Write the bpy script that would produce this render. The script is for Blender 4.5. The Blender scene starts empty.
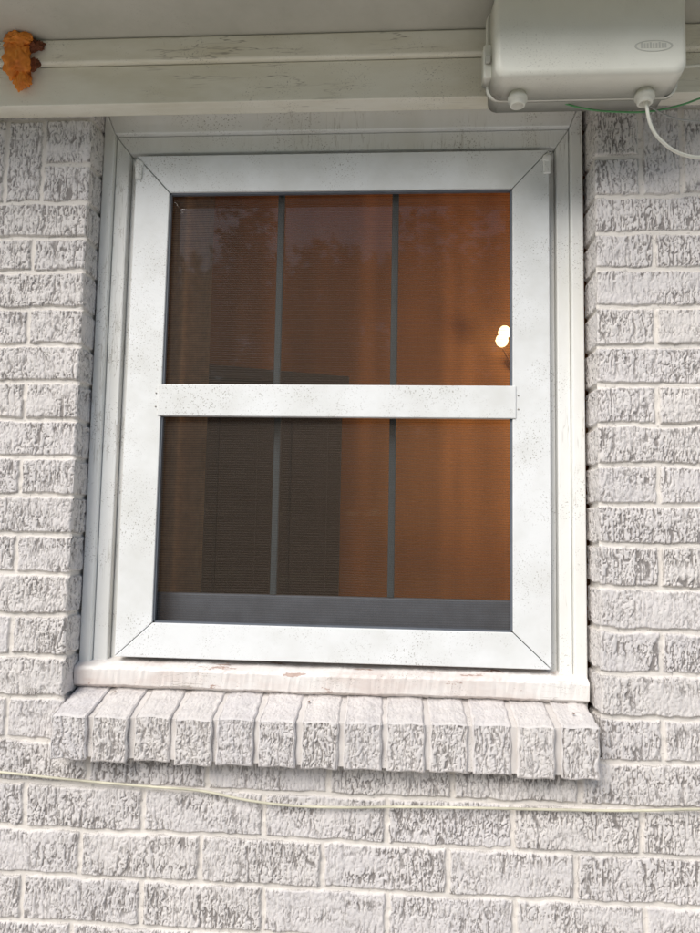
import bpy, bmesh, math, random
import numpy as np
from mathutils import Vector, Matrix
rng=np.random.default_rng(7); random.seed(7)
scene=bpy.context.scene
scene.view_settings.view_transform='Standard'
scene.view_settings.look='None'
scene.view_settings.exposure=0

# ------------------------------------------------------------ helpers
def link(o,parent=None):
    scene.collection.objects.link(o)
    if parent is not None: o.parent=parent
    return o
def empty(name,parent=None,loc=(0,0,0)):
    e=bpy.data.objects.new(name,None); e.empty_display_size=.1
    link(e,parent); e.location=loc
    return e
def mesh_obj(name,verts,faces,mat=None,parent=None,smooth=False):
    me=bpy.data.meshes.new(name); me.from_pydata([tuple(v) for v in verts],[],[tuple(f) for f in faces]); me.update()
    o=bpy.data.objects.new(name,me); link(o,parent)
    if mat: me.materials.append(mat)
    if smooth:
        for p in me.polygons: p.use_smooth=True
    return o
def np_mesh(name,V,Q,mat,parent=None,attrs=None,smooth=True):
    me=bpy.data.meshes.new(name)
    V=np.ascontiguousarray(V,dtype=np.float32); Q=np.ascontiguousarray(Q,dtype=np.int32)
    me.vertices.add(len(V)); me.vertices.foreach_set("co",V.ravel())
    me.loops.add(Q.size); me.loops.foreach_set("vertex_index",Q.ravel())
    me.polygons.add(len(Q)); me.polygons.foreach_set("loop_start",np.arange(0,Q.size,4,dtype=np.int32))
    me.update(calc_edges=True)
    if smooth: me.polygons.foreach_set("use_smooth",np.ones(len(Q),dtype=bool))
    for k,a in (attrs or {}).items():
        at=me.attributes.new(k,'FLOAT','POINT'); at.data.foreach_set("value",np.ascontiguousarray(a,dtype=np.float32).ravel())
    me.materials.append(mat)
    o=bpy.data.objects.new(name,me); link(o,parent); return o
def box(name,x0,x1,y0,y1,z0,z1,mat,parent=None,bev=0.0015,seg=2):
    v=[(x,y,z) for x in (x0,x1) for y in (y0,y1) for z in (z0,z1)]
    f=[(0,1,3,2),(4,6,7,5),(0,4,5,1),(2,3,7,6),(0,2,6,4),(1,5,7,3)]
    o=mesh_obj(name,v,f,mat,parent)
    if bev:
        m=o.modifiers.new('b','BEVEL'); m.width=bev; m.segments=seg; m.limit_method='ANGLE'
        for p in o.data.polygons: p.use_smooth=True
        w=o.modifiers.new('w','WEIGHTED_NORMAL')
    return o
def prism(name,poly,y0,y1,mat,parent=None,bev=0.0015):
    n=len(poly)
    v=[(x,y0,z) for x,z in poly]+[(x,y1,z) for x,z in poly]
    f=[tuple(range(n)),tuple(range(2*n-1,n-1,-1))]+[((i+1)%n,i,i+n,(i+1)%n+n) for i in range(n)]
    o=mesh_obj(name,v,f,mat,parent)
    bm=bmesh.new(); bm.from_mesh(o.data); bmesh.ops.recalc_face_normals(bm,faces=bm.faces); bm.to_mesh(o.data); bm.free()
    if bev:
        m=o.modifiers.new('b','BEVEL'); m.width=bev; m.segments=2; m.limit_method='ANGLE'
        for p in o.data.polygons: p.use_smooth=True
        o.modifiers.new('w','WEIGHTED_NORMAL')
    return o
def miter(name,xo0,xo1,zo0,zo1,xi0,xi1,zi0,zi1,y0,y1,mat,parent,gap=0.0006,bev=0.0015,skip=()):
    g=gap
    P={}
    P['left']=[(xo0,zo0+g),(xi0,zi0+g),(xi0,zi1-g),(xo0,zo1-g)]
    P['right']=[(xi1,zi0+g),(xo1,zo0+g),(xo1,zo1-g),(xi1,zi1-g)]
    P['bottom']=[(xo0+g,zo0),(xo1-g,zo0),(xi1-g,zi0),(xi0+g,zi0)]
    P['top']=[(xi0+g,zi1),(xi1-g,zi1),(xo1-g,zo1),(xo0+g,zo1)]
    for k,p in P.items():
        if k in skip: continue
        prism(name+'_'+k,p,y0,y1,mat,parent,bev)
def tube(name,pts,r,mat,parent=None,res=4):
    cu=bpy.data.curves.new(name,'CURVE'); cu.dimensions='3D'; cu.bevel_depth=r; cu.bevel_resolution=res; cu.resolution_u=10
    s=cu.splines.new('BEZIER'); s.bezier_points.add(len(pts)-1)
    for b,p in zip(s.bezier_points,pts):
        b.co=p; b.handle_left_type=b.handle_right_type='AUTO'
    cu.use_fill_caps=True
    cu.materials.append(mat)
    o=bpy.data.objects.new(name,cu); link(o,parent); return o
def lathe(name,prof,origin,mat,parent,n=32,axis='Z'):
    v=[];f=[]
    for (r,h) in prof:
        for i in range(n):
            t=2*math.pi*i/n
            if axis=='Z': v.append((origin[0]+r*math.cos(t),origin[1]+r*math.sin(t),origin[2]+h))
            else: v.append((origin[0]+r*math.cos(t),origin[1]+h,origin[2]+r*math.sin(t)))
    for j in range(len(prof)-1):
        for i in range(n):
            f.append((j*n+i,j*n+(i+1)%n,(j+1)*n+(i+1)%n,(j+1)*n+i))
    return mesh_obj(name,v,f,mat,parent,True)

# ------------------------------------------------------------ noise
def vnoise(X,Z,sx,sz,seed):
    r=np.random.default_rng(seed)
    u=X/sx; v=Z/sz
    u=u-np.floor(u.min()); v=v-np.floor(v.min())
    iu=np.floor(u).astype(int); iv=np.floor(v).astype(int)
    fu=u-iu; fv=v-iv
    T=r.random((iu.max()+2,iv.max()+2)).astype(np.float32)
    fu=fu*fu*(3-2*fu); fv=fv*fv*(3-2*fv)
    return (T[iu,iv]*(1-fu)+T[iu+1,iv]*fu)*(1-fv)+(T[iu,iv+1]*(1-fu)+T[iu+1,iv+1]*fu)*fv
def sstep(a,b,x):
    t=np.clip((x-a)/(b-a),0,1); return t*t*(3-2*t)

# ------------------------------------------------------------ materials
def newmat(name):
    m=bpy.data.materials.new(name); m.use_nodes=True
    nt=m.node_tree; b=nt.nodes['Principled BSDF']; return m,nt,b
def N(nt,t,**k):
    n=nt.nodes.new(t)
    for a,v in k.items(): setattr(n,a,v)
    return n
def texco(nt,scale=(1,1,1)):
    tc=N(nt,'ShaderNodeTexCoord'); mp=N(nt,'ShaderNodeMapping'); mp.inputs['Scale'].default_value=scale
    nt.links.new(tc.outputs['Object'],mp.inputs['Vector']); return mp.outputs['Vector']
def noise(nt,vec,scale,detail=4,rough=.55):
    n=N(nt,'ShaderNodeTexNoise'); n.inputs['Scale'].default_value=scale; n.inputs['Detail'].default_value=detail; n.inputs['Roughness'].default_value=rough
    nt.links.new(vec,n.inputs['Vector']); return n.outputs['Fac']
def ramp(nt,fac,stops):
    r=N(nt,'ShaderNodeValToRGB'); e=r.color_ramp.elements
    while len(e)<len(stops): e.new(.5)
    for i,(p,c) in enumerate(stops):
        e[i].position=p; e[i].color=(c[0],c[1],c[2],1) if isinstance(c,(tuple,list)) else (c,c,c,1)
    nt.links.new(fac,r.inputs['Fac']); return r.outputs['Color']
def mix(nt,fac,a,b,mode='MIX'):
    m=N(nt,'ShaderNodeMix',data_type='RGBA',blend_type=mode)
    if isinstance(fac,(int,float)): m.inputs[0].default_value=fac
    else: nt.links.new(fac,m.inputs[0])
    for i,c in ((6,a),(7,b)):
        if isinstance(c,(tuple,list)): m.inputs[i].default_value=(c[0],c[1],c[2],1)
        else: nt.links.new(c,m.inputs[i])
    return m.outputs[2]
def bump(nt,b,h,strength=.3,dist=.001):
    n=N(nt,'ShaderNodeBump'); n.inputs['Strength'].default_value=strength; n.inputs['Distance'].default_value=dist
    nt.links.new(h,n.inputs['Height']); nt.links.new(n.outputs['Normal'],b.inputs['Normal'])

def paint(name,base,dirt,amount=.5,rough=.45,stretch=(1,1,1),speck=.75,dirtscale=9,chip=None,crack=None,speckmask=(.47,.66)):
    m,nt,b=newmat(name)
    v=texco(nt,stretch)
    big=noise(nt,v,dirtscale,4,.7)
    f=ramp(nt,big,[(.40,0),(.70,amount)])
    col=mix(nt,f,base,dirt)
    if speck:
        v2=texco(nt,(1,1,1)); s=noise(nt,v2,330,2,.6)
        s2=noise(nt,v2,11,3,.6)
        sf=ramp(nt,s,[(.60,0),(.66,speck)]); sg=ramp(nt,s2,[(speckmask[0],0),(speckmask[1],1)])
        mm=N(nt,'ShaderNodeMath',operation='MULTIPLY'); nt.links.new(sf,mm.inputs[0]); nt.links.new(sg,mm.inputs[1])
        col=mix(nt,mm.outputs[0],col,(.22,.19,.15))
    if chip:
        vc=texco(nt,chip[1]); c=noise(nt,vc,chip[2],5,.75)
        cf=ramp(nt,c,[(chip[3],0),(chip[3]+.025,1)])
        col=mix(nt,cf,col,chip[0])
    if crack:
        vc=texco(nt,crack[0]); c=noise(nt,vc,crack[1],4,.6)
        cf=ramp(nt,c,[(.488,0),(.5,crack[2]),(.512,0)])
        g=ramp(nt,noise(nt,texco(nt),5,2,.6),[(.48,0),(.62,1)])
        mm=N(nt,'ShaderNodeMath',operation='MULTIPLY'); nt.links.new(cf,mm.inputs[0]); nt.links.new(g,mm.inputs[1])
        col=mix(nt,mm.outputs[0],col,(.30,.26,.20))
    nt.links.new(col,b.inputs['Base Color'])
    b.inputs['Roughness'].default_value=rough
    bump(nt,b,noise(nt,v,90,3,.6),.45,.0008)
    return m

def brick_mat(name):
    m,nt,b=newmat(name)
    v=texco(nt)
    n1=noise(nt,v,7,3,.6); n2=noise(nt,v,60,2,.65)
    c=mix(nt,ramp(nt,n1,[(.35,0),(.68,1)]),(.70,.66,.65),(.60,.57,.57))
    c=mix(nt,ramp(nt,n2,[(.45,0),(.75,.5)]),c,(.79,.755,.72))
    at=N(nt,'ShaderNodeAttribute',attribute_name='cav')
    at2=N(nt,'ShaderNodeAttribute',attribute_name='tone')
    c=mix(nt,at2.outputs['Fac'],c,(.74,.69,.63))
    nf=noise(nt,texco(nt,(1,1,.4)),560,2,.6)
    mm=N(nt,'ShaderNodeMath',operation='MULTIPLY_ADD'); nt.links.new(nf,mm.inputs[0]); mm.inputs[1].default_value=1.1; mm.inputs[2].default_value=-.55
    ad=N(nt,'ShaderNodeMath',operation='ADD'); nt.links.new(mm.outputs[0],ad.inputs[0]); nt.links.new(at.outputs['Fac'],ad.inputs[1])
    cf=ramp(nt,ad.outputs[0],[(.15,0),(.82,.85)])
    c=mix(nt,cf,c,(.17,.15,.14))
    nt.links.new(c,b.inputs['Base Color']); b.inputs['Roughness'].default_value=.75
    bump(nt,b,noise(nt,v,420,2,.7),.5,.0007)
    return m
M_brick=brick_mat('painted_brick')
M_mortar=paint('painted_mortar',(.72,.68,.65),(.52,.48,.45),.6,.8)

def coarse_brick():
    m,nt,b=newmat('painted_brick_far')
    tc=N(nt,'ShaderNodeTexCoord'); sp=N(nt,'ShaderNodeSeparateXYZ'); cb=N(nt,'ShaderNodeCombineXYZ')
    nt.links.new(tc.outputs['Object'],sp.inputs[0])
    ad=N(nt,'ShaderNodeMath',operation='ADD'); nt.links.new(sp.outputs[0],ad.inputs[0]); nt.links.new(sp.outputs[1],ad.inputs[1])
    nt.links.new(ad.outputs[0],cb.inputs[0]); nt.links.new(sp.outputs[2],cb.inputs[1])
    br=N(nt,'ShaderNodeTexBrick'); br.inputs['Scale'].default_value=1; br.inputs['Brick Width'].default_value=.2125; br.inputs['Row Height'].default_value=.072
    br.inputs['Mortar Size'].default_value=.006; br.inputs['Color1'].default_value=(.62,.59,.59,1); br.inputs['Color2'].default_value=(.57,.54,.55,1); br.inputs['Mortar'].default_value=(.68,.64,.6,1)
    nt.links.new(cb.outputs[0],br.inputs['Vector'])
    n=noise(nt,texco(nt,(1,1,.3)),260,4,.7)
    c=mix(nt,ramp(nt,n,[(.50,0),(.62,.6)]),br.outputs['Color'],(.2,.18,.17))
    nt.links.new(c,b.inputs['Base Color']); b.inputs['Roughness'].default_value=.8
    bump(nt,b,br.outputs['Fac'],-.6,.004)
    return m
M_far=coarse_brick()
M_wood=paint('white_wood_paint',(.88,.88,.86),(.72,.70,.62),.5,.4,(1,1,.3),speck=.8,chip=((.46,.42,.36),(1,1,.15),30,.71),crack=((1,1,.08),45,.5))
M_alum=paint('white_aluminium_paint',(.85,.86,.86),(.68,.68,.65),.75,.38,(1,1,1),speck=.7,dirtscale=6,speckmask=(.42,.62))
M_trim=paint('cream_trim_paint',(.90,.87,.76),(.70,.65,.50),.75,.5,(.35,1,1),chip=((.30,.25,.18),(.12,1,1),22,.68),crack=((.08,1,1),40,.8))
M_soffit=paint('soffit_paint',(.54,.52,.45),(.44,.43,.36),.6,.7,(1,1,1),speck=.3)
M_sillw=paint('weathered_sill_paint',(.84,.81,.78),(.62,.51,.46),.75,.5,(.4,1,1),dirtscale=14,chip=((.46,.33,.28),(.3,1,1),35,.60),crack=((.1,1,1),50,.8))
M_dark=newmat('dark_gap')[0]; M_dark.node_tree.nodes['Principled BSDF'].inputs['Base Color'].default_value=(.03,.03,.03,1)
def simple(name,col,rough=.5,metal=0,var=.15,scale=30,bmp=.2,st=(1,1,1)):
    m,nt,b=newmat(name)
    n=noise(nt,texco(nt,st),scale,3,.6)
    c=mix(nt,ramp(nt,n,[(.3,0),(.7,1)]),tuple(x*(1-var) for x in col),tuple(min(1,x*(1+var)) for x in col))
    nt.links.new(c,b.inputs['Base Color']); b.inputs['Roughness'].default_value=rough; b.inputs['Metallic'].default_value=metal
    if bmp: bump(nt,b,n,bmp,.001)
    return m
M_sash=simple('screen_dimmed_sash',(.12,.135,.16),.6)  # white sash; dimness behind the screen is put into this grey
M_bar=simple('screen_dimmed_bar',(.05,.065,.07),.6)  # white bars, coloured dark to include the screen's dimming
M_plastic=paint('beige_plastic',(.80,.79,.70),(.68,.66,.57),.5,.42,(1,1,1),speck=.35,dirtscale=5)
M_plastic2=simple('beige_plastic_dark',(.56,.55,.49),.5,var=.05)
M_cableW=simple('cream_cable_sheath',(.60,.57,.44),.5,var=.3,scale=12)
M_cableG=simple('green_wire_sheath',(.10,.32,.12),.4)
M_room=simple('orange_room_wall',(.40,.19,.08),.8,var=.12,scale=2.5,bmp=0)
M_curt=simple('orange_curtain_fabric',(.48,.215,.07),.9,var=.14,scale=8,st=(1,1,.4),bmp=0)
M_sheer=simple('beige_curtain_haze',(.55,.36,.21),.9,var=.2,scale=60,bmp=0)  # curtain cloth; its pale beige also paints in the haze on the screen
M_darkwood=simple('dark_stained_wood',(.040,.030,.028),.8,st=(1,1,.1),bmp=0)
M_floor=simple('room_floor_wood',(.2,.1,.05),.5,bmp=0)
M_shing=simple('roof_shingle',(.12,.11,.10),.9,var=.4,scale=25)

# glass
mg,nt,b=newmat('window_glass')
nt.nodes.remove(b); out=nt.nodes['Material Output']
tr=N(nt,'ShaderNodeBsdfTransparent'); tr.inputs[0].default_value=(.93,.94,.92,1)
gl=N(nt,'ShaderNodeBsdfGlossy'); gl.inputs['Roughness'].default_value=.03
lw=N(nt,'ShaderNodeFresnel'); lw.inputs['IOR'].default_value=1.6
mx=N(nt,'ShaderNodeMixShader'); nt.links.new(lw.outputs[0],mx.inputs[0]); nt.links.new(tr.outputs[0],mx.inputs[1]); nt.links.new(gl.outputs[0],mx.inputs[2]); nt.links.new(mx.outputs[0],out.inputs[0])
M_glass=mg
# insect screen : woven dark wires, real holes between
ms,nt,b=newmat('insect_screen_mesh')
out=nt.nodes['Material Output']
b.inputs['Base Color'].default_value=(.075,.055,.038,1); b.inputs['Roughness'].default_value=.6
tc=N(nt,'ShaderNodeTexCoord'); sp=N(nt,'ShaderNodeSeparateXYZ')
nn=N(nt,'ShaderNodeTexNoise'); nn.inputs['Scale'].default_value=5; nn.inputs['Detail'].default_value=1; nt.links.new(tc.outputs['Object'],nn.inputs['Vector'])
vm=N(nt,'ShaderNodeVectorMath',operation='MULTIPLY_ADD'); nt.links.new(nn.outputs['Color'],vm.inputs[0]); vm.inputs[1].default_value=(.006,.006,.006); nt.links.new(tc.outputs['Object'],vm.inputs[2])
nt.links.new(vm.outputs[0],sp.inputs[0])
def wires(sock,pitch,frac):
    d=N(nt,'ShaderNodeMath',operation='DIVIDE'); nt.links.new(sock,d.inputs[0]); d.inputs[1].default_value=pitch
    fr=N(nt,'ShaderNodeMath',operation='FRACT'); nt.links.new(d.outputs[0],fr.inputs[0])
    l=N(nt,'ShaderNodeMath',operation='LESS_THAN'); nt.links.new(fr.outputs[0],l.inputs[0]); l.inputs[1].default_value=frac
    return l.outputs[0]
w1=wires(sp.outputs[2],.0044,.42); w2=wires(sp.outputs[0],.0024,.22)
mxx=N(nt,'ShaderNodeMath',operation='MAXIMUM'); nt.links.new(w1,mxx.inputs[0]); nt.links.new(w2,mxx.inputs[1])
t=N(nt,'ShaderNodeBsdfTransparent'); m2=N(nt,'ShaderNodeMixShader')
sc=N(nt,'ShaderNodeMath',operation='MULTIPLY_ADD'); nt.links.new(mxx.outputs[0],sc.inputs[0]); sc.inputs[1].default_value=.32; sc.inputs[2].default_value=.14
nt.links.new(sc.outputs[0],m2.inputs[0]); nt.links.new(t.outputs[0],m2.inputs[1]); nt.links.new(b.outputs[0],m2.inputs[2]); nt.links.new(m2.outputs[0],out.inputs[0])
M_screen=ms

# ------------------------------------------------------------ house
house=empty('brick_house')
XL,XR=-.583,.357           # masonry opening
ZS=1.115                   # opening bottom (hidden by the brick sill)
rows=[.58,.652,.725,.802,.880,.958,1.035,1.109,1.182,1.254,1.327,1.400,1.472,1.542,1.612,1.682,1.752,1.822,1.892,1.962,2.028,2.097,2.172,2.262,2.34]
rows=np.array(rows); BL=.2125

def rug(U,W,seed,dens):
    """thin ragged vertical scratches: ridges of stretched noise. returns 0..1 depth"""
    wp=(vnoise(U,W,.009,.011,seed)-.5)*.0034+(vnoise(U,W,.025,.03,seed+1)-.5)*.004
    a=vnoise(U+wp,W,.0036,.036,seed+2); b_=vnoise(U+wp*1.3,W+.3,.0031,.020,seed+3); c_=vnoise(U+wp*.7,W+.7,.0027,.010,seed+6)
    r1=1-np.abs(a-.5)*2; r2=1-np.abs(b_-.5)*2; r3=1-np.abs(c_-.5)*2
    brk=vnoise(U,W,.0038,.0065,seed+4)
    l1=sstep(.74,.95,r1)*sstep(.26,.46,brk); l2=sstep(.78,.96,r2)*sstep(.30,.5,1-brk); l3=sstep(.82,.97,r3)*sstep(.4,.6,brk)
    pits=sstep(.76,.90,vnoise(U,W,.0030,.0038,seed+5))
    g=np.maximum(np.maximum(l1,l2*.9),np.maximum(l3*.8,pits*.6))
    return np.clip(g*(dens*1.2),0,1)

def heightfield(xs,zs,kind='wall'):
    X,Z=np.meshgrid(xs,zs,indexing='ij')
    wob=(vnoise(X,Z,.012,.012,11)-.5)*.0035+(vnoise(X,Z,.04,.03,12)-.5)*.004
    wobx=(vnoise(X,Z,.01,.012,13)-.5)*.004
    Zw=Z+wob; k=np.clip(np.searchsorted(rows,Zw)-1,0,len(rows)-2)
    dz=np.minimum(Zw-rows[k],rows[k+1]-Zw)
    Xw=X+wobx
    if kind=='wall':
        rowj=(np.sin(k*12.9898)*43758.5453)%1
        low=rows[k]<1.10
        ref=np.where(low,.103+ (rowj-.5)*.03,np.where(X>0,XR+BL*.5-.005,XL-BL*.5+.005))
        offl=np.where(low,np.where(k%2==0,0.,.5),np.where(k%2==1,0.,.5))
        u=(Xw-ref)/BL-offl
        fu=u-np.floor(u); dx=np.minimum(fu,1-fu)*BL
        bid=np.floor(u)+k*131+np.where(X>0,17,0)
        top=(Z>2.097)
        def sold(x0,n,w):
            dxs=np.full(X.shape,1.0)
            for i in range(n+1): dxs=np.minimum(dxs,np.abs(Xw-(x0+i*w)))
            return dxs
        sr=top&(X>.437); sl=top&(X<-.675)
        dzt=np.minimum(np.abs(Zw-2.097),np.abs(Zw-2.262)); 
        js_r=sold(.437,4,.0725); js_l=sold(-.675-4*.0725,4,.0725)
        dx=np.where(top,1.0,dx)
        dx=np.where(top&(X>0),js_r,dx); dx=np.where(top&(X<0),js_l,dx)
        nearj=top&(~sr)&(~sl)
        dx=np.where(nearj&(X>0),np.abs(Xw-.437),dx); dx=np.where(nearj&(X<0),np.abs(Xw+.675),dx)
        dz=np.where(sr|sl,dzt,dz)
        bid=np.where(sr,np.floor((X-.437)/.0725)+900,np.where(sl,np.floor((X+.675)/.0725)+950,bid))
    else:
        dx=np.full(X.shape,1.); bid=k*131.+5
    d=np.minimum(dx,dz)
    rnd=(np.sin(bid*78.233+3.1)*43758.5453)%1
    rnd2=(np.sin(bid*39.425+1.7)*24634.634)%1
    face=sstep(.0030,.0062,d)
    patch=vnoise(X,Z,.05,.022,25)
    dens=np.clip(.55+.35*rnd2+.8*(patch-.5),.15,1.0)
    fur=rug(X+rnd*.7,Z+rnd2*.5,200,dens)
    a3=vnoise(X,Z,.0032,.006,24)
    big=(vnoise(X,Z,.03,.02,26)-.5)*.0014+(rnd-.5)*.0022
    h=face*(big-.0024*fur+.0014*(a3-.5)) - (1-face)*(.0050+.0015*(vnoise(X,Z,.02,.008,27)-.5)) 
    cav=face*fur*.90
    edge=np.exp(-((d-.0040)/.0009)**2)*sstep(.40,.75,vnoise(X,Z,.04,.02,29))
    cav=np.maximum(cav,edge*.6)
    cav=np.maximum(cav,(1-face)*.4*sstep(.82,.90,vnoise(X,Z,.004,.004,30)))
    tone=(1-face)*.8+face*.3*rnd
    return X,Z,h,np.clip(cav,0,1),np.clip(tone,0,1)
step=.00125
xa=np.arange(-.92,XL-step*.5,step); xa=np.append(xa,XL)
xb=np.arange(XL,XR,step); xb=xb[1:]
xc=np.append(XR,np.arange(XR+step,.72,step))
xs=np.concatenate([xa,xb,xc]); 
za=np.arange(.68,ZS,step); zs=np.concatenate([za,np.append(ZS,np.arange(ZS+step,2.30,step))])
X,Z,h,cav,tone=heightfield(xs,zs)
for xe in (XL,XR):
    de=np.abs(X-xe); inz=Z>ZS-.001
    h=np.where(inz,h-.0022*np.exp(-(de/.0022)**2)*1.0,h)
nx,nz=X.shape
idx=np.arange(nx*nz).reshape(nx,nz)
q=np.stack([idx[:-1,:-1],idx[1:,:-1],idx[1:,1:],idx[:-1,1:]],-1)
cx=(xs[:-1]+xs[1:])/2; cz=(zs[:-1]+zs[1:])/2
CX,CZ=np.meshgrid(cx,cz,indexing='ij')
keep=~((CX>XL)&(CX<XR)&(CZ>ZS))
q=q[keep]
used=np.zeros(nx*nz,bool); used[q.ravel()]=True
remap=np.cumsum(used)-1
V=np.stack([X.ravel(),-h.ravel(),Z.ravel()],-1)[used]
wall=np_mesh('brick_wall',V,remap[q],M_brick,house,{'cav':cav.ravel()[used],'tone':tone.ravel()[used]})
zj=zs[zs>=ZS]
for name,xe,sgn in (('brick_jamb_left',XL,1),('brick_jamb_right',XR,-1)):
    col=np.argmin(np.abs(xs-xe)); y0=-h[col,zs>=ZS]
    yy=np.arange(0,.085,step); YY,ZZ,hh,cc,tt=heightfield(yy+sgn*3+5,zj,'jamb')
    tpar=(yy/yy[-1])[:,None]
    Y=y0[None,:]*(1-tpar)+ .084*tpar
    fade=sstep(0,.0035,yy)[:,None]
    Xp=xe+sgn*(hh)*fade
    n1,n2=Y.shape; ii=np.arange(n1*n2).reshape(n1,n2)
    qq=np.stack([ii[:-1,:-1],ii[:-1,1:],ii[1:,1:],ii[1:,:-1]],-1).reshape(-1,4)
    if sgn>0: qq=qq[:,::-1]
    np_mesh(name,np.stack([Xp.ravel(),Y.ravel(),ZZ.ravel()],-1),qq,M_brick,house,{'cav':(cc*fade).ravel(),'tone':tt.ravel()})
W0,W1,H1=-5.0,4.2,2.45; YB=8.0
XA,XB,ZA=xs[0]+.001,xs[-1]-.001,.681
def quad(name,a,b,c,d,mat,parent): return mesh_obj(name,[a,b,c,d],[(0,1,2,3)],mat,parent)
quad('wall_front_left',(W0,.002,-.05),(XA,.002,-.05),(XA,.002,H1),(W0,.002,H1),M_far,house)
quad('wall_front_right',(XB,.002,-.05),(W1,.002,-.05),(W1,.002,H1),(XB,.002,H1),M_far,house)
quad('wall_front_base',(XA,.002,-.05),(XB,.002,-.05),(XB,.002,ZA),(XA,.002,ZA),M_far,house)
quad('wall_side_left',(W0,YB,-.05),(W0,.002,-.05),(W0,.002,H1),(W0,YB,H1),M_far,house)
quad('wall_side_right',(W1,.002,-.05),(W1,YB,-.05),(W1,YB,H1),(W1,.002,H1),M_far,house)
quad('wall_rear',(W1,YB,-.05),(W0,YB,-.05),(W0,YB,H1),(W1,YB,H1),M_far,house)
EY=-.30
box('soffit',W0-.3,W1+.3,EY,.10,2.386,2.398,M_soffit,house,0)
box('eave_fascia',W0-.3,W1+.3,EY-.022,EY-.001,2.375,2.54,M_trim,house,.002)
rf=mesh_obj('roof',[(W0-.4,EY-.08,2.55),(W1+.4,EY-.08,2.55),(W1+.4,4,4.4),(W0-.4,4,4.4),(W0-.4,8.7,2.50),(W1+.4,8.7,2.50),(W0-.4,EY-.08,2.58),(W1+.4,EY-.08,2.58),(W1+.4,4,4.43),(W0-.4,4,4.43),(W0-.4,8.7,2.53),(W1+.4,8.7,2.53)],
 [(0,1,2,3),(3,2,5,4),(6,9,8,7),(9,10,11,8),(0,6,7,1),(4,5,11,10)],M_shing,house)
for s,xg in (('left',W0),('right',W1)):
    mesh_obj('gable_'+s,[(xg,0,2.4),(xg,8,2.4),(xg,4,4.38)],[(0,1,2)],M_far,house)
box('frieze_board',W0,W1,-.040,-.001,2.263,2.337,M_trim,house,.002)
box('frieze_moulding',W0,W1,-.050,-.001,2.3385,2.3855,M_trim,house,.005,3)
box('head_filler',XL-.02,XR+.02,-.0005,.12,2.300,2.336,M_trim,house,0)

# rowlock sill bricks
def rough_brick(x0,x1,ypts,seed):
    r=.005
    out_v=[];out_q=[];out_c=[];n0=0
    (yfb,zfb),(yft,zft),(ybt,zbt),(ybb,zbb)=ypts
    def P(s,t,w):
        yb=yfb*(1-t)+ybb*t; zb=zfb*(1-t)+zbb*t; yt=yft*(1-t)+ybt*t; zt=zft*(1-t)+zbt*t
        return x0+(x1-x0)*s, yb*(1-w)+yt*w, zb*(1-w)+zt*w
    L=(x1-x0,.1,.085)
    faces=[('f',lambda a,b:(a,0*a,b),L[0],L[2],(0,-1,0)),('t',lambda a,b:(a,b,1+0*a),L[0],L[1],(0,-.15,1)),('u',lambda a,b:(a,1-b,0*a),L[0],L[1],(0,0,-1)),
           ('l',lambda a,b:(0*a,1-a,b),L[1],L[2],(-1,0,0)),('r',lambda a,b:(1+0*a,a,b),L[1],L[2],(1,0,0))]
    dn=.60+.35*random.random()
    for fi,(nm,fn,la,lb,nrm) in enumerate(faces):
        na=max(2,int(la/.00125)); nb_=max(2,int(lb/.00125))
        A,B=np.meshgrid(np.linspace(0,1,na),np.linspace(0,1,nb_),indexing='ij')
        x,y,z=P(*fn(A,B))
        U=A*la+seed*.37+fi; Wd=B*lb+seed*.21
        fur=rug(U,Wd,seed+fi*20,dn if nm in 'flr' else .25)
        a3=vnoise(U,Wd,.0035,.0045,seed+3)
        e=np.minimum(np.minimum(A,1-A)*la,np.minimum(B,1-B)*lb)
        fade=sstep(0,.004,e)
        rr=np.clip((r-e)/r,0,1); disp=-(r-np.sqrt(np.maximum(r*r-(rr*r)**2,0)))*.55 
        disp=disp-.0024*fur*fade+.0012*(a3-.5)*fade
        x=x+nrm[0]*disp; y=y+nrm[1]*disp; z=z+nrm[2]*disp
        k=len(A.ravel()); ii=np.arange(k).reshape(A.shape)+n0
        q_=np.stack([ii[:-1,:-1],ii[1:,:-1],ii[1:,1:],ii[:-1,1:]],-1).reshape(-1,4)
        out_v.append(np.stack([x.ravel(),y.ravel(),z.ravel()],-1)); out_q.append(q_); out_c.append((fur*fade).ravel()*.88); n0+=k
    V=np.concatenate(out_v)
    V[:,0]+=.0009*np.sin(V[:,2]*140+seed)+.0006*np.sin(V[:,1]*190+seed*2)
    V[:,2]+=.0010*np.sin(V[:,0]*120+seed)+.0006*np.sin(V[:,1]*160+seed)
    V[:,1]+=.0010*np.sin(V[:,0]*150+V[:,2]*90+seed)
    return V,np.concatenate(out_q),np.concatenate(out_c)
SV=[];SQ=[];SC=[];ST=[];n0=0
nb=13; pitch=(.3485+.5857)/nb
for i in range(nb):
    x0=-.5857+i*pitch+.0048+random.uniform(-.001,.001); x1=-.5857+(i+1)*pitch-.0048+random.uniform(-.001,.001)
    lift=.010*i/12+random.uniform(-.0015,.0015); yo=-.036+random.uniform(-.003,.002)
    v,q_,c_=rough_brick(x0,x1,[(yo,1.090+random.uniform(-.002,.002)),(yo-.001,1.164+lift),(.070,1.196),(.070,1.105)],100+i*10)
    SV.append(v);SQ.append(q_+n0);SC.append(c_);ST.append(np.full(len(v),random.uniform(0,.35)));n0+=len(v)
np_mesh('brick_window_sill',np.concatenate(SV),np.concatenate(SQ),M_brick,house,{'cav':np.concatenate(SC),'tone':np.concatenate(ST)})
xs0,xs1=-.5857+.006,.3485-.006
v=[];f=[]
nn_=120
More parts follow.
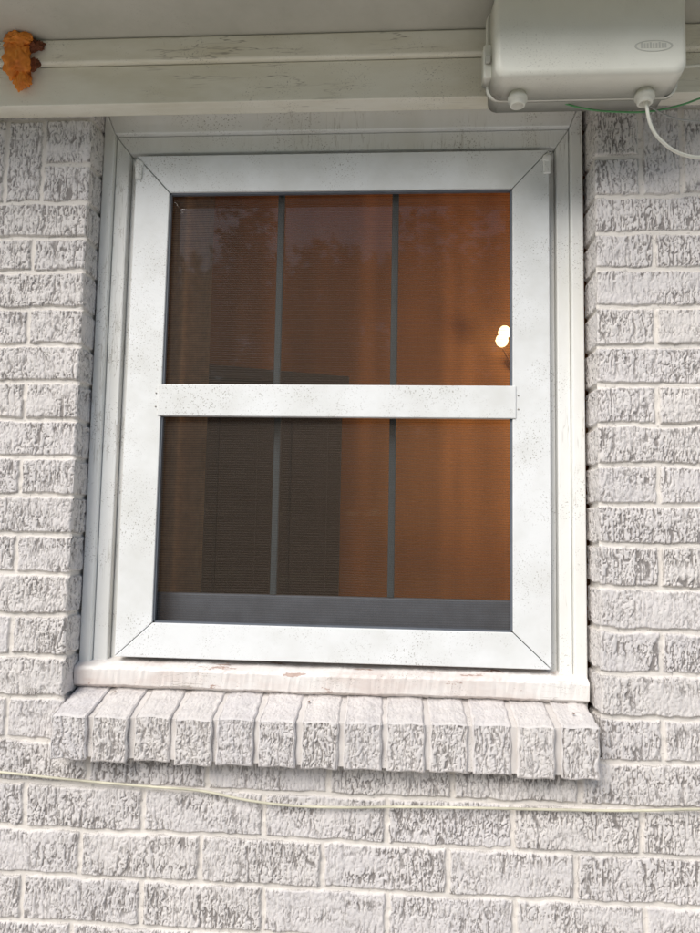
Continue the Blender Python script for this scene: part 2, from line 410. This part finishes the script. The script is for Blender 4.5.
for i in range(nn_+1):
    x=xs0+(xs1-xs0)*i/nn_; l=.010*i/nn_
    j=random.uniform(-.0008,.0008)
    v+=[(x,-.030+j,1.094),(x,-.031+j,1.160+l),(x,.072,1.1925),(x,.072,1.10)]
for i in range(nn_):
    for k in range(4):
        a=i*4+k;b_=i*4+(k+1)%4; f.append((a,a+4,b_+4,b_))
f.append((0,1,2,3)); f.append((nn_*4+3,nn_*4+2,nn_*4+1,nn_*4))
mesh_obj('sill_mortar',v,f,M_mortar,house)
# dry leaf crumbs lying on the sill
lv=[];lf=[]
for (lx,ly,lz) in [(-.145,.020,1.184),(.30,.03,1.193),(.24,.045,1.1965),(-.02,.05,1.196),(-.40,.048,1.1955),(.29,.058,1.2385),(.18,.06,1.239),(-.27,.03,1.188),(-.30,.058,1.2385),(.31,.0,1.184),(-.50,.03,1.187)]:
    a=random.uniform(0,3.1); s=random.uniform(.0025,.006); n0=len(lv)
    for (p,q2,r2) in ((-1,0,.3),(0,-.45,0),(1,0,.5),(0,.45,.1)):
        lv.append((lx+s*(p*math.cos(a)-q2*math.sin(a)),ly+s*(p*math.sin(a)+q2*math.cos(a)),lz+.0015+s*r2*.5))
    lf.append((n0,n0+1,n0+2,n0+3))
mesh_obj('dry_leaf_litter',lv,lf,simple('dry_leaf',(.20,.10,.05),.8,var=.4,scale=80),None)

# ------------------------------------------------------------ window
win=empty('window',house)
miter('casing_outer',XL+.001,.3495,1.150,2.318,-.560,.3265,1.20,2.262,.056,.150,M_wood,win,.0003,.003,skip=('bottom',))
miter('casing_inner',-.5595,.326,1.151,2.2615,-.5315,.3015,1.22,2.226,.066,.150,M_wood,win,.0002,.003,skip=('bottom',))
miter('window_stop',-.531,.301,1.152,2.2255,-.508,.280,1.25,2.205,.080,.150,M_wood,win,.0002,.002,skip=('bottom',))
sv=[];sf=[]
prof=[(.040,1.199),(.0385,1.226),(.041,1.231),(.056,1.2365),(.15,1.252),(.15,1.17),(.056,1.190)]
nseg=160
for i in range(nseg+1):
    x=-.5815+(.3475+.5815)*i/nseg
    for (py,pz) in prof:
        sv.append((x,py+random.uniform(-.0007,.0007),pz+random.uniform(-.0006,.0006)+.0010*math.sin(x*11)+.0006*math.sin(x*47)))
np_=len(prof)
for i in range(nseg):
    for k in range(np_):
        a=i*np_+k;b_=i*np_+(k+1)%np_; sf.append((a,a+np_,b_+np_,b_))
sf.append(tuple(range(np_))); sf.append(tuple(reversed(range(nseg*np_,nseg*np_+np_))))
mesh_obj('wood_sill',sv,sf,M_sillw,win)
scr=empty('window_screen',win)
GX0,GX1=-.4437,.2172; Z0,Z1,Z2,Z3=1.3110,1.6985,1.7595,2.1385
miter('frame',-.5125,.2855,1.2475,2.2135,GX0,GX1,Z0,Z3,.052,.066,M_alum,scr,.0008,.0018)
box('crossbar',GX0-.006,GX1+.006,.0495,.064,Z1,Z2,M_alum,scr,.0018)
miter('backing_gap',-.505,.280,1.253,2.207,-.452,.225,1.303,2.146,.0662,.0675,M_dark,scr,.0,0)
for n,a in (('lip_left',(GX0,GX0+.0035,.056,.064,Z0,Z3)),('lip_right',(GX1-.0035,GX1,.056,.064,Z0,Z3)),('lip_top',(GX0,GX1,.056,.064,Z3-.003,Z3)),('lip_bottom',(GX0,GX1,.056,.064,Z0,Z0+.003))):
    box(n,*a,M_sash,scr,0)
screen=quad('insect_mesh',(GX0-.004,.0655,Z0-.004),(GX1+.004,.0655,Z0-.004),(GX1+.004,.0655,Z3+.004),(GX0-.004,.0655,Z3+.004),M_screen,scr)
M_screw=simple('screw_metal',(.35,.33,.3),.5,.4)
for i,(sx,sz) in enumerate([(GX0-.010,1.742),(GX0-.010,1.716),(GX1+.010,1.742),(GX1+.010,1.716)]):
    lathe('screw_%d'%i,[(0,-.0012),(.0012,-.0010),(.0016,0),(.0016,.002)],(sx,.0516,sz),M_screw,scr,12,'Y')
for n,xc_ in (('clip_left',-.506),('clip_right',.281)):
    lathe(n,[(0,-.006),(.006,-.006),(.0085,-.004),(.0085,.008)],(xc_,.052,2.195),M_wood,scr,20,'Y')
    box(n+'_tab',xc_-.007,xc_+.007,.047,.052,2.165,2.195,M_wood,scr,.003)
SX0,SX1=-.500,.272
def sash(pref,z0,z1,y0,y1,bw,tw):
    box(pref+'_bottom_rail',SX0,SX1,y0,y1,z0,z0+bw,M_sash,win,.003)
    box(pref+'_top_rail',SX0,SX1,y0,y1,z1-tw,z1,M_sash,win,.003)
    box(pref+'_left_stile',SX0,SX0+.045,y0+.0005,y1-.0005,z0+bw,z1-tw,M_sash,win,.003)
    box(pref+'_right_stile',SX1-.045,SX1,y0+.0005,y1-.0005,z0+bw,z1-tw,M_sash,win,.003)
    ym=(y0+y1)/2
    quad(pref+'_glass',(SX0+.04,ym,z0+bw-.004),(SX1-.04,ym,z0+bw-.004),(SX1-.04,ym,z1-tw+.004),(SX0+.04,ym,z1-tw+.004),M_glass,win)
    for j,bx in enumerate((-.2270,-.0030)):
        box(pref+'_grid_bar_%d'%j,bx-.0065,bx+.0065,ym-.010,ym-.002,z0+bw,z1-tw,M_bar,win,.002)
sash('lower_sash',1.262,1.745,.096,.122,.100,.035)
sash('upper_sash',1.722,2.205,.078,.0945,.035,.052)

# ------------------------------------------------------------ room behind
room=empty('room',house)
HC=2.52
box('room_rear_wall',-2.2,1.8,1.7,1.75,0,HC,M_room,room,0)
box('room_left_wall',-2.25,-2.2,.15,1.75,0,HC,M_room,room,0)
box('room_right_wall',1.8,1.85,.15,1.75,0,HC,M_room,room,0)
box('room_ceiling',-2.25,1.85,.15,1.75,HC+.001,HC+.006,M_room,room,0)
box('room_floor',-2.2,1.8,.15,1.7,-.02,.02,M_floor,room,0)
for n,a in (('inner_wall_left',(-2.2,-.59,.151,.16,.0,HC)),('inner_wall_right',(.36,1.8,.151,.16,.0,HC)),('inner_wall_low',(-.59,.36,.151,.16,.0,1.25)),('inner_wall_high',(-.59,.36,.151,.16,2.21,HC))):
    box(n,*a,M_room,room,0)
def curtain(name,x0,x1,y,z0,z1,amp,wl,mat,parent=None,seed=0):
    xs_=np.linspace(x0,x1,int(abs(x1-x0)/.004)+2); zs_=np.linspace(z0,z1,30)
    A,B=np.meshgrid(xs_,zs_,indexing='ij')
    nz_=vnoise(A,B,.11,2.,seed+3)
    ph=A/wl*2*math.pi+nz_*4
    Y=y+amp*np.sin(ph)*(.7+.3*nz_)+.3*amp*np.sin(ph*2.3+1)
    ii=np.arange(A.size).reshape(A.shape); q_=np.stack([ii[:-1,:-1],ii[1:,:-1],ii[1:,1:],ii[:-1,1:]],-1).reshape(-1,4)
    return np_mesh(name,np.stack([A.ravel(),Y.ravel(),B.ravel()],-1),q_,mat,parent)
cur=empty('curtain')
curtain('panel_orange',-1.1,.60,.62,.4,2.50,.0045,.24,M_curt,cur,1)
curtain('panel_beige',-.60,-.395,.21,.9,2.50,.010,.07,M_sheer,cur,5)
bc=empty('wardrobe')
w_,d_,h_=.34,.13,1.80
def bb(n,*a): return box(n,*a,M_darkwood,bc,.003)
bb('carcass',0,w_,.012,d_,.06,h_-.03); bb('cornice',-.012,w_+.012,-.008,d_+.005,h_-.0295,h_); bb('plinth',.01,w_-.01,.02,d_,0,.0595)
bb('door_left',.004,w_/2-.002,-.006,.0115,.065,h_-.035); bb('door_right',w_/2+.002,w_-.004,-.006,.0115,.065,h_-.035)
bb('panel_left',.04,w_/2-.04,-.010,-.0065,.2,h_-.12); bb('panel_right',w_/2+.04,w_-.04,-.010,-.0065,.2,h_-.12)
bc.location=(-.44,.32,.06); bc.rotation_euler=(0,0,math.radians(22))
box('wardrobe_foot_board',0,.34,.02,.12,-.06+.021,-.001,M_darkwood,bc,0)

sc_=empty('wall_sconce')
me_,nt,b=newmat('lit_bulb'); b.inputs['Emission Color'].default_value=(1,.74,.36,1); b.inputs['Emission Strength'].default_value=4.5; b.inputs['Base Color'].default_value=(.9,.8,.6,1)
sy=.55; K=(sy+1.24)
for i,(dx_,dz_) in enumerate([(.1565,.279),(.1530,.2675)]):
    x,z=K*dx_,1.5+K*dz_
    lathe('bulb_%d'%i,[(0,-.018),(.007,-.016),(.0135,-.010),(.0165,0),(.0135,.010),(.007,.016),(0,.018)],(x,sy+i*.002,z),me_,sc_,20)
tube('sconce_arm',[(.32,.60,1.93),(.30,.575,1.93),(.276,.552,1.957)],.002,M_room,sc_)
lathe('sconce_plate',[(0,-.01),(.02,-.01),(.024,0),(.024,.006)],(.33,.605,1.93),M_room,sc_,24,'Y')
ld=bpy.data.lights.new('room_fill_light','POINT'); ld.energy=10.5; ld.color=(1,.78,.52); ld.shadow_soft_size=.12  # unseen fill light added to brighten the curtain, apart from the bulbs
lo=bpy.data.objects.new('room_fill_light',ld); link(lo,sc_); lo.location=(.70,.26,1.80)

# ------------------------------------------------------------ utility box
ub=empty('utility_box')
def rounded(name,x0,x1,z0,z1,y0,y1,r,mat,bev,parent,taper=0.0):
    pts=[]
    for (cx_,cz_,a0) in ((x1-r,z0+r,-90),(x1-r,z1-r,0),(x0+r,z1-r,90),(x0+r,z0+r,180)):
        for k in range(9):
            a=math.radians(a0+k*90/8); pts.append((cx_+r*math.cos(a),cz_+r*math.sin(a)))
    n=len(pts); mx_=(x0+x1)/2; mz_=(z0+z1)/2
    v=[];rings=[]
    nb_=6
    prof=[(y1,0)]+[(y0+bev*(1-math.sin(t)),bev*(1-math.cos(t))) for t in [math.pi/2*k/nb_ for k in range(nb_+1)]]
    for (yy_,ins) in prof:
        ins2=ins+taper*(y1-yy_)
        sx=((x1-x0)/2-ins2)/((x1-x0)/2); sz=((z1-z0)/2-ins2)/((z1-z0)/2)
        rings.append([(mx_+(px-mx_)*sx,yy_,mz_+(pz-mz_)*sz) for px,pz in pts])
    for r_ in rings: v+=r_
    f=[]
    for j in range(len(rings)-1):
        for i in range(n):
            f.append((j*n+i,j*n+(i+1)%n,(j+1)*n+(i+1)%n,(j+1)*n+i))
    last=(len(rings)-1)*n
    f.append(tuple(last+i for i in range(n))); f.append(tuple(reversed(range(n))))
    o=mesh_obj(name,v,f,mat,parent)
    bm=bmesh.new(); bm.from_mesh(o.data); bmesh.ops.recalc_face_normals(bm,faces=bm.faces); bm.to_mesh(o.data); bm.free()
    for p in o.data.polygons: p.use_smooth=True
    o.modifiers.new('w','WEIGHTED_NORMAL')
    return o
rounded('lid',.152,.460,2.219,2.383,-.158,-.096,.022,M_plastic,.009,ub,.06)
rounded('lid_flange',.148,.465,2.220,2.3835,-.0975,-.088,.022,M_plastic,.003,ub)
rounded('base',.158,.455,2.232,2.378,-.090,-.0405,.016,M_plastic2,.002,ub)
rounded('latch',.141,.158,2.245,2.305,-.120,-.090,.005,M_plastic,.003,ub)
rounded('latch_pin',.143,.152,2.268,2.282,-.126,-.119,.003,M_plastic2,.001,ub)
def ell(name,cx_,cz_,a,b2,y,mat):
    n=40; v=[];f=[]
    for i in range(n):
        t=2*math.pi*i/n
        for s,yy_ in ((1,y),(1,y-.0008),(.9,y-.0008),(.9,y)):
            v.append((cx_+a*s*math.cos(t),yy_,cz_+b2*s*math.sin(t)))
    for i in range(n):
        for k in range(4):
            j=(i+1)%n; f.append((i*4+k,j*4+k,j*4+(k+1)%4,i*4+(k+1)%4))
    return mesh_obj(name,v,f,mat,ub)
ell('label_rim',.404,2.267,.030,.0095,-.1578,M_plastic2)
for i in range(9):
    box('label_stroke_%d'%i,.384+i*.0046,.3868+i*.0046,-.1586,-.1578,2.2635,2.2705+(.001 if i%3 else .0025),M_plastic2,ub,0)
for i,x in enumerate((.198,.405)):
    lathe('conduit_hub_%d'%i,[(.0135,.02),(.0135,-.004),(.016,-.005),(.016,-.012),(.0125,-.013),(.0125,-.020),(.009,-.021),(.008,-.012),(0,-.012)],(x,-.112,2.220),M_plastic,ub,32)
tube('drip_cable',[(.407,-.112,2.216),(.409,-.111,2.190),(.42,-.10,2.165),(.445,-.085,2.146),(.49,-.06,2.138),(.56,-.03,2.15),(.70,-.012,2.14)],.0028,M_plastic,ub)
tube('green_wire',[(.27,-.06,2.240),(.33,-.065,2.220),(.38,-.066,2.214),(.43,-.066,2.214),(.48,-.062,2.226),(.54,-.052,2.25),(.62,-.045,2.262)],.0016,M_cableG,ub)
tube('white_wire',[(.455,-.07,2.30),(.48,-.07,2.292),(.52,-.066,2.296),(.60,-.056,2.31)],.0028,M_plastic,ub)
tube('dark_wire',[(.42,-.075,2.222),(.46,-.07,2.202),(.52,-.055,2.20),(.62,-.02,2.215)],.0014,simple('grey_wire',(.35,.35,.33)),ub)

# ------------------------------------------------------------ cable across the wall
cb=[(-1.6,-.006,1.10),(-1.0,-.006,1.07),(-.684,-.007,1.0535),(-.56,-.007,1.046),(-.42,-.008,1.040),(-.32,-.008,1.036),(-.25,-.008,1.025),(-.18,-.008,1.019),(-.10,-.008,1.0185),(.02,-.008,1.024),(.14,-.008,1.0275),(.28,-.008,1.0305),(.40,-.008,1.034),(.51,-.008,1.041),(.8,-.006,1.05),(1.5,-.006,1.06)]
tube('wall_cable',cb,.0022,M_cableW)

# ------------------------------------------------------------ expanding foam lump
mf,nt,b=newmat('orange_foam')
v_=texco(nt); n_=noise(nt,v_,28,3,.6)
c_=ramp(nt,n_,[(.28,(.14,.05,.02)),(.40,(.60,.17,.02)),(.6,(.80,.27,.03)),(.75,(.85,.38,.07))])
nt.links.new(c_,b.inputs['Base Color']); b.inputs['Roughness'].default_value=.6
bump(nt,b,noise(nt,v_,160,3,.6),.5,.0015)
from mathutils import noise as mn
def lump(name,loc,s,seed,mat,parent,amp=.28):
    bm=bmesh.new(); bmesh.ops.create_icosphere(bm,subdivisions=5,radius=1)
    for v in bm.verts:
        p=v.co.copy(); k=1+amp*mn.noise(p*1.3+Vector((seed,0,0)))+amp*.9*abs(mn.noise(p*2.7+Vector((0,seed,0))))+.08*mn.noise(p*7)
        v.co=Vector((p.x*s[0]*k,p.y*s[1]*k,p.z*s[2]*k))
    me=bpy.data.meshes.new(name); bm.to_mesh(me); bm.free(); me.materials.append(mat)
    for p in me.polygons: p.use_smooth=True
    o=bpy.data.objects.new(name,me); link(o,parent); o.location=loc; return o
fo=empty('expanding_foam_patch')
lump('foam_body',(-.699,-.058,2.345),(.023,.015,.034),3.1,mf,fo,.5)
lump('foam_top',(-.700,-.062,2.376),(.023,.013,.013),7.7,mf,fo,.5)
lump('foam_tail',(-.694,-.050,2.312),(.012,.011,.022),5.2,mf,fo,.5)
M_fd=simple('dark_foam_crust',(.16,.05,.02),.8,var=.4)
lump('foam_crust_right',(-.671,-.056,2.368),(.013,.006,.010),1.2,M_fd,fo,.7)
lump('foam_crust_low',(-.675,-.052,2.335),(.009,.006,.010),4.2,M_fd,fo,.7)
lump('foam_crust_left',(-.720,-.052,2.345),(.006,.006,.022),9.2,M_fd,fo,.6)

# ------------------------------------------------------------ outdoors
ml,nt,b=newmat('lawn_grass')
v_=texco(nt); n_=noise(nt,v_,.6,5,.65); n2_=noise(nt,v_,30,3,.7)
c_=mix(nt,ramp(nt,n2_,[(.3,0),(.7,1)]),ramp(nt,n_,[(.3,(.045,.085,.02)),(.7,(.10,.13,.045))]),(.09,.12,.03))
nt.links.new(c_,b.inputs['Base Color']); b.inputs['Roughness'].default_value=.9; bump(nt,b,n2_,.8,.03)
quad('lawn',(-300,-300,-.02),(300,-300,-.02),(300,300,-.02),(-300,300,-.02),ml,None)
mp_=simple('bounce_concrete',(.50,.47,.43),.85,var=.12,scale=12)
box('bounce_slab',-5,4.2,-5.0,-.02,-.1,.03,mp_,None,.008)  # unseen pale slab, added to bounce sunlight up under the eave
mleaf,nt,b=newmat('tree_leaves')
oi=N(nt,'ShaderNodeNewGeometry'); c_=ramp(nt,oi.outputs['Random Per Island'],[(0,(.025,.055,.012)),(1,(.08,.12,.03))])
nt.links.new(c_,b.inputs['Base Color']); b.inputs['Roughness'].default_value=.8
mbark=simple('tree_bark',(.13,.10,.07),.9,var=.4,scale=8)
def tree(name,x,y,H,R,seed):
    r=np.random.default_rng(seed); t=empty(name,None,(x,y,-.02))
    vs=[Vector((0,0,0)),Vector((.05,.03,H*.2)),Vector((-.05,.05,H*.42)),Vector((.1,0,H*.66)),Vector((0,0,H*.88))]
    ed=[(0,1),(1,2),(2,3),(3,4)]; rad=[.22,.17,.14,.08,.03]; tips=[]
    for i in range(13):
        a=i*2.4; base=1+i%3; p=vs[base]
        m=p+Vector((math.cos(a)*R*.4,math.sin(a)*R*.4,H*.06)); e=p+Vector((math.cos(a)*R*.8,math.sin(a)*R*.8,H*(.08+.07*r.random())))
        vs+=[m,e]; ed+=[(base,len(vs)-2),(len(vs)-2,len(vs)-1)]; rad+=[.07,.025]; tips.append(e); tips.append(m)
    tips.append(vs[4])
    me=bpy.data.meshes.new('trunk'); me.from_pydata([tuple(v) for v in vs],ed,[]); me.materials.append(mbark)
    o=bpy.data.objects.new('trunk',me); link(o,t)
    sk=o.modifiers.new('s','SKIN')
    for sv_,rr in zip(me.skin_vertices[0].data,rad): sv_.radius=(rr,rr)
    me.skin_vertices[0].data[0].use_root=True
    P_=[]
    cl=[np.array(tp)+r.normal(0,R*.17,3) for tp in tips for _ in range(4)]
    for c in cl:
        n=90; d=r.normal(0,1,(n,3)); d/=np.linalg.norm(d,axis=1)[:,None]
        P_.append(c+d*(r.random((n,1))**.5)*R*.27*np.array([1,1,.8]))
    P_=np.concatenate(P_); n=len(P_)
    a=r.normal(0,1,(n,3)); a/=np.linalg.norm(a,axis=1)[:,None]; bv=np.cross(a,r.normal(0,1,(n,3))); bv/=np.linalg.norm(bv,axis=1)[:,None]
    s=.13+.09*r.random((n,1))
    V=np.stack([P_-a*s,P_-bv*s*.5,P_+a*s,P_+bv*s*.5],1).reshape(-1,3)
    np_mesh('foliage',V,np.arange(n*4).reshape(-1,4),mleaf,t,smooth=False)
for i,(tx,ty,tH,tR) in enumerate([(-12,-18,9,3.8),(-7.5,-16,9,3.6),(-3.6,-17,9.5,3.6),(.2,-16,9,3.5),(3.8,-17.5,9.5,3.6),(8,-16,8.5,3.4)]):
    tree('shade_tree',tx,ty,tH,tR,i+1)
fe=empty('wooden_fence'); mfen=simple('fence_wood',(.22,.17,.12),.85,var=.35,scale=6,st=(1,1,.1))
vf=[];ff=[]
for i in range(240):
    x=-18+i*.15; hh_=1.8+random.uniform(-.02,.02); n0=len(vf)
    vf+=[(x,-22,-.02),(x+.14,-22,-.02),(x+.14,-22,hh_-.03),(x+.07,-22,hh_),(x,-22,hh_-.03),(x,-22.02,-.02),(x+.14,-22.02,-.02),(x+.14,-22.02,hh_-.03),(x+.07,-22.02,hh_),(x,-22.02,hh_-.03)]
    ff+=[tuple(n0+k for k in (4,3,2,1,0)),tuple(n0+5+k for k in range(5))]+[(n0+k,n0+(k+1)%5,n0+5+(k+1)%5,n0+5+k) for k in range(5)]
mesh_obj('pickets',vf,ff,mfen,fe)
box('fence_rail',-18,18,-22.08,-22.03,.4,.49,mfen,fe,.004)

# ------------------------------------------------------------ light
w=bpy.data.worlds.new('World'); scene.world=w; w.use_nodes=True
nt=w.node_tree; bg=nt.nodes['Background']; sky=nt.nodes.new('ShaderNodeTexSky'); sky.sky_type='NISHITA'; sky.sun_disc=False
EL,AZ=40.,-150.
sky.sun_elevation=math.radians(EL); sky.sun_rotation=math.radians(AZ); sky.air_density=1; sky.dust_density=1.0
nt.links.new(sky.outputs[0],bg.inputs[0]); bg.inputs[1].default_value=.15
sd=Vector((math.sin(math.radians(AZ))*math.cos(math.radians(EL)),math.cos(math.radians(AZ))*math.cos(math.radians(EL)),math.sin(math.radians(EL))))
sl=bpy.data.lights.new('sun','SUN'); sl.energy=3.5; sl.angle=math.radians(38); sl.color=(1,.955,.88)
so=bpy.data.objects.new('sun',sl); link(so); so.rotation_euler=(-sd).to_track_quat('-Z','Y').to_euler(); so.location=sd*30

# ------------------------------------------------------------ camera
psi=math.radians(3.6);th=math.radians(4.7);a=.018
F=Vector((-math.sin(psi)*math.cos(th),math.cos(psi)*math.cos(th),math.sin(th)))
R=F.cross(Vector((0,0,1))).normalized(); U=R.cross(F)
Rc=R*math.cos(a)+U*math.sin(a); Uc=U*math.cos(a)-R*math.sin(a)
cd=bpy.data.cameras.new('camera'); co=bpy.data.objects.new('camera',cd); link(co)
Mx=Matrix((Rc,Uc,-F)).transposed().to_4x4(); Mx.translation=Vector((0,-1.24,1.5)); co.matrix_world=Mx
cd.sensor_fit='HORIZONTAL'; cd.sensor_width=36; cd.lens=36; cd.clip_start=.02; cd.clip_end=1000
scene.camera=co
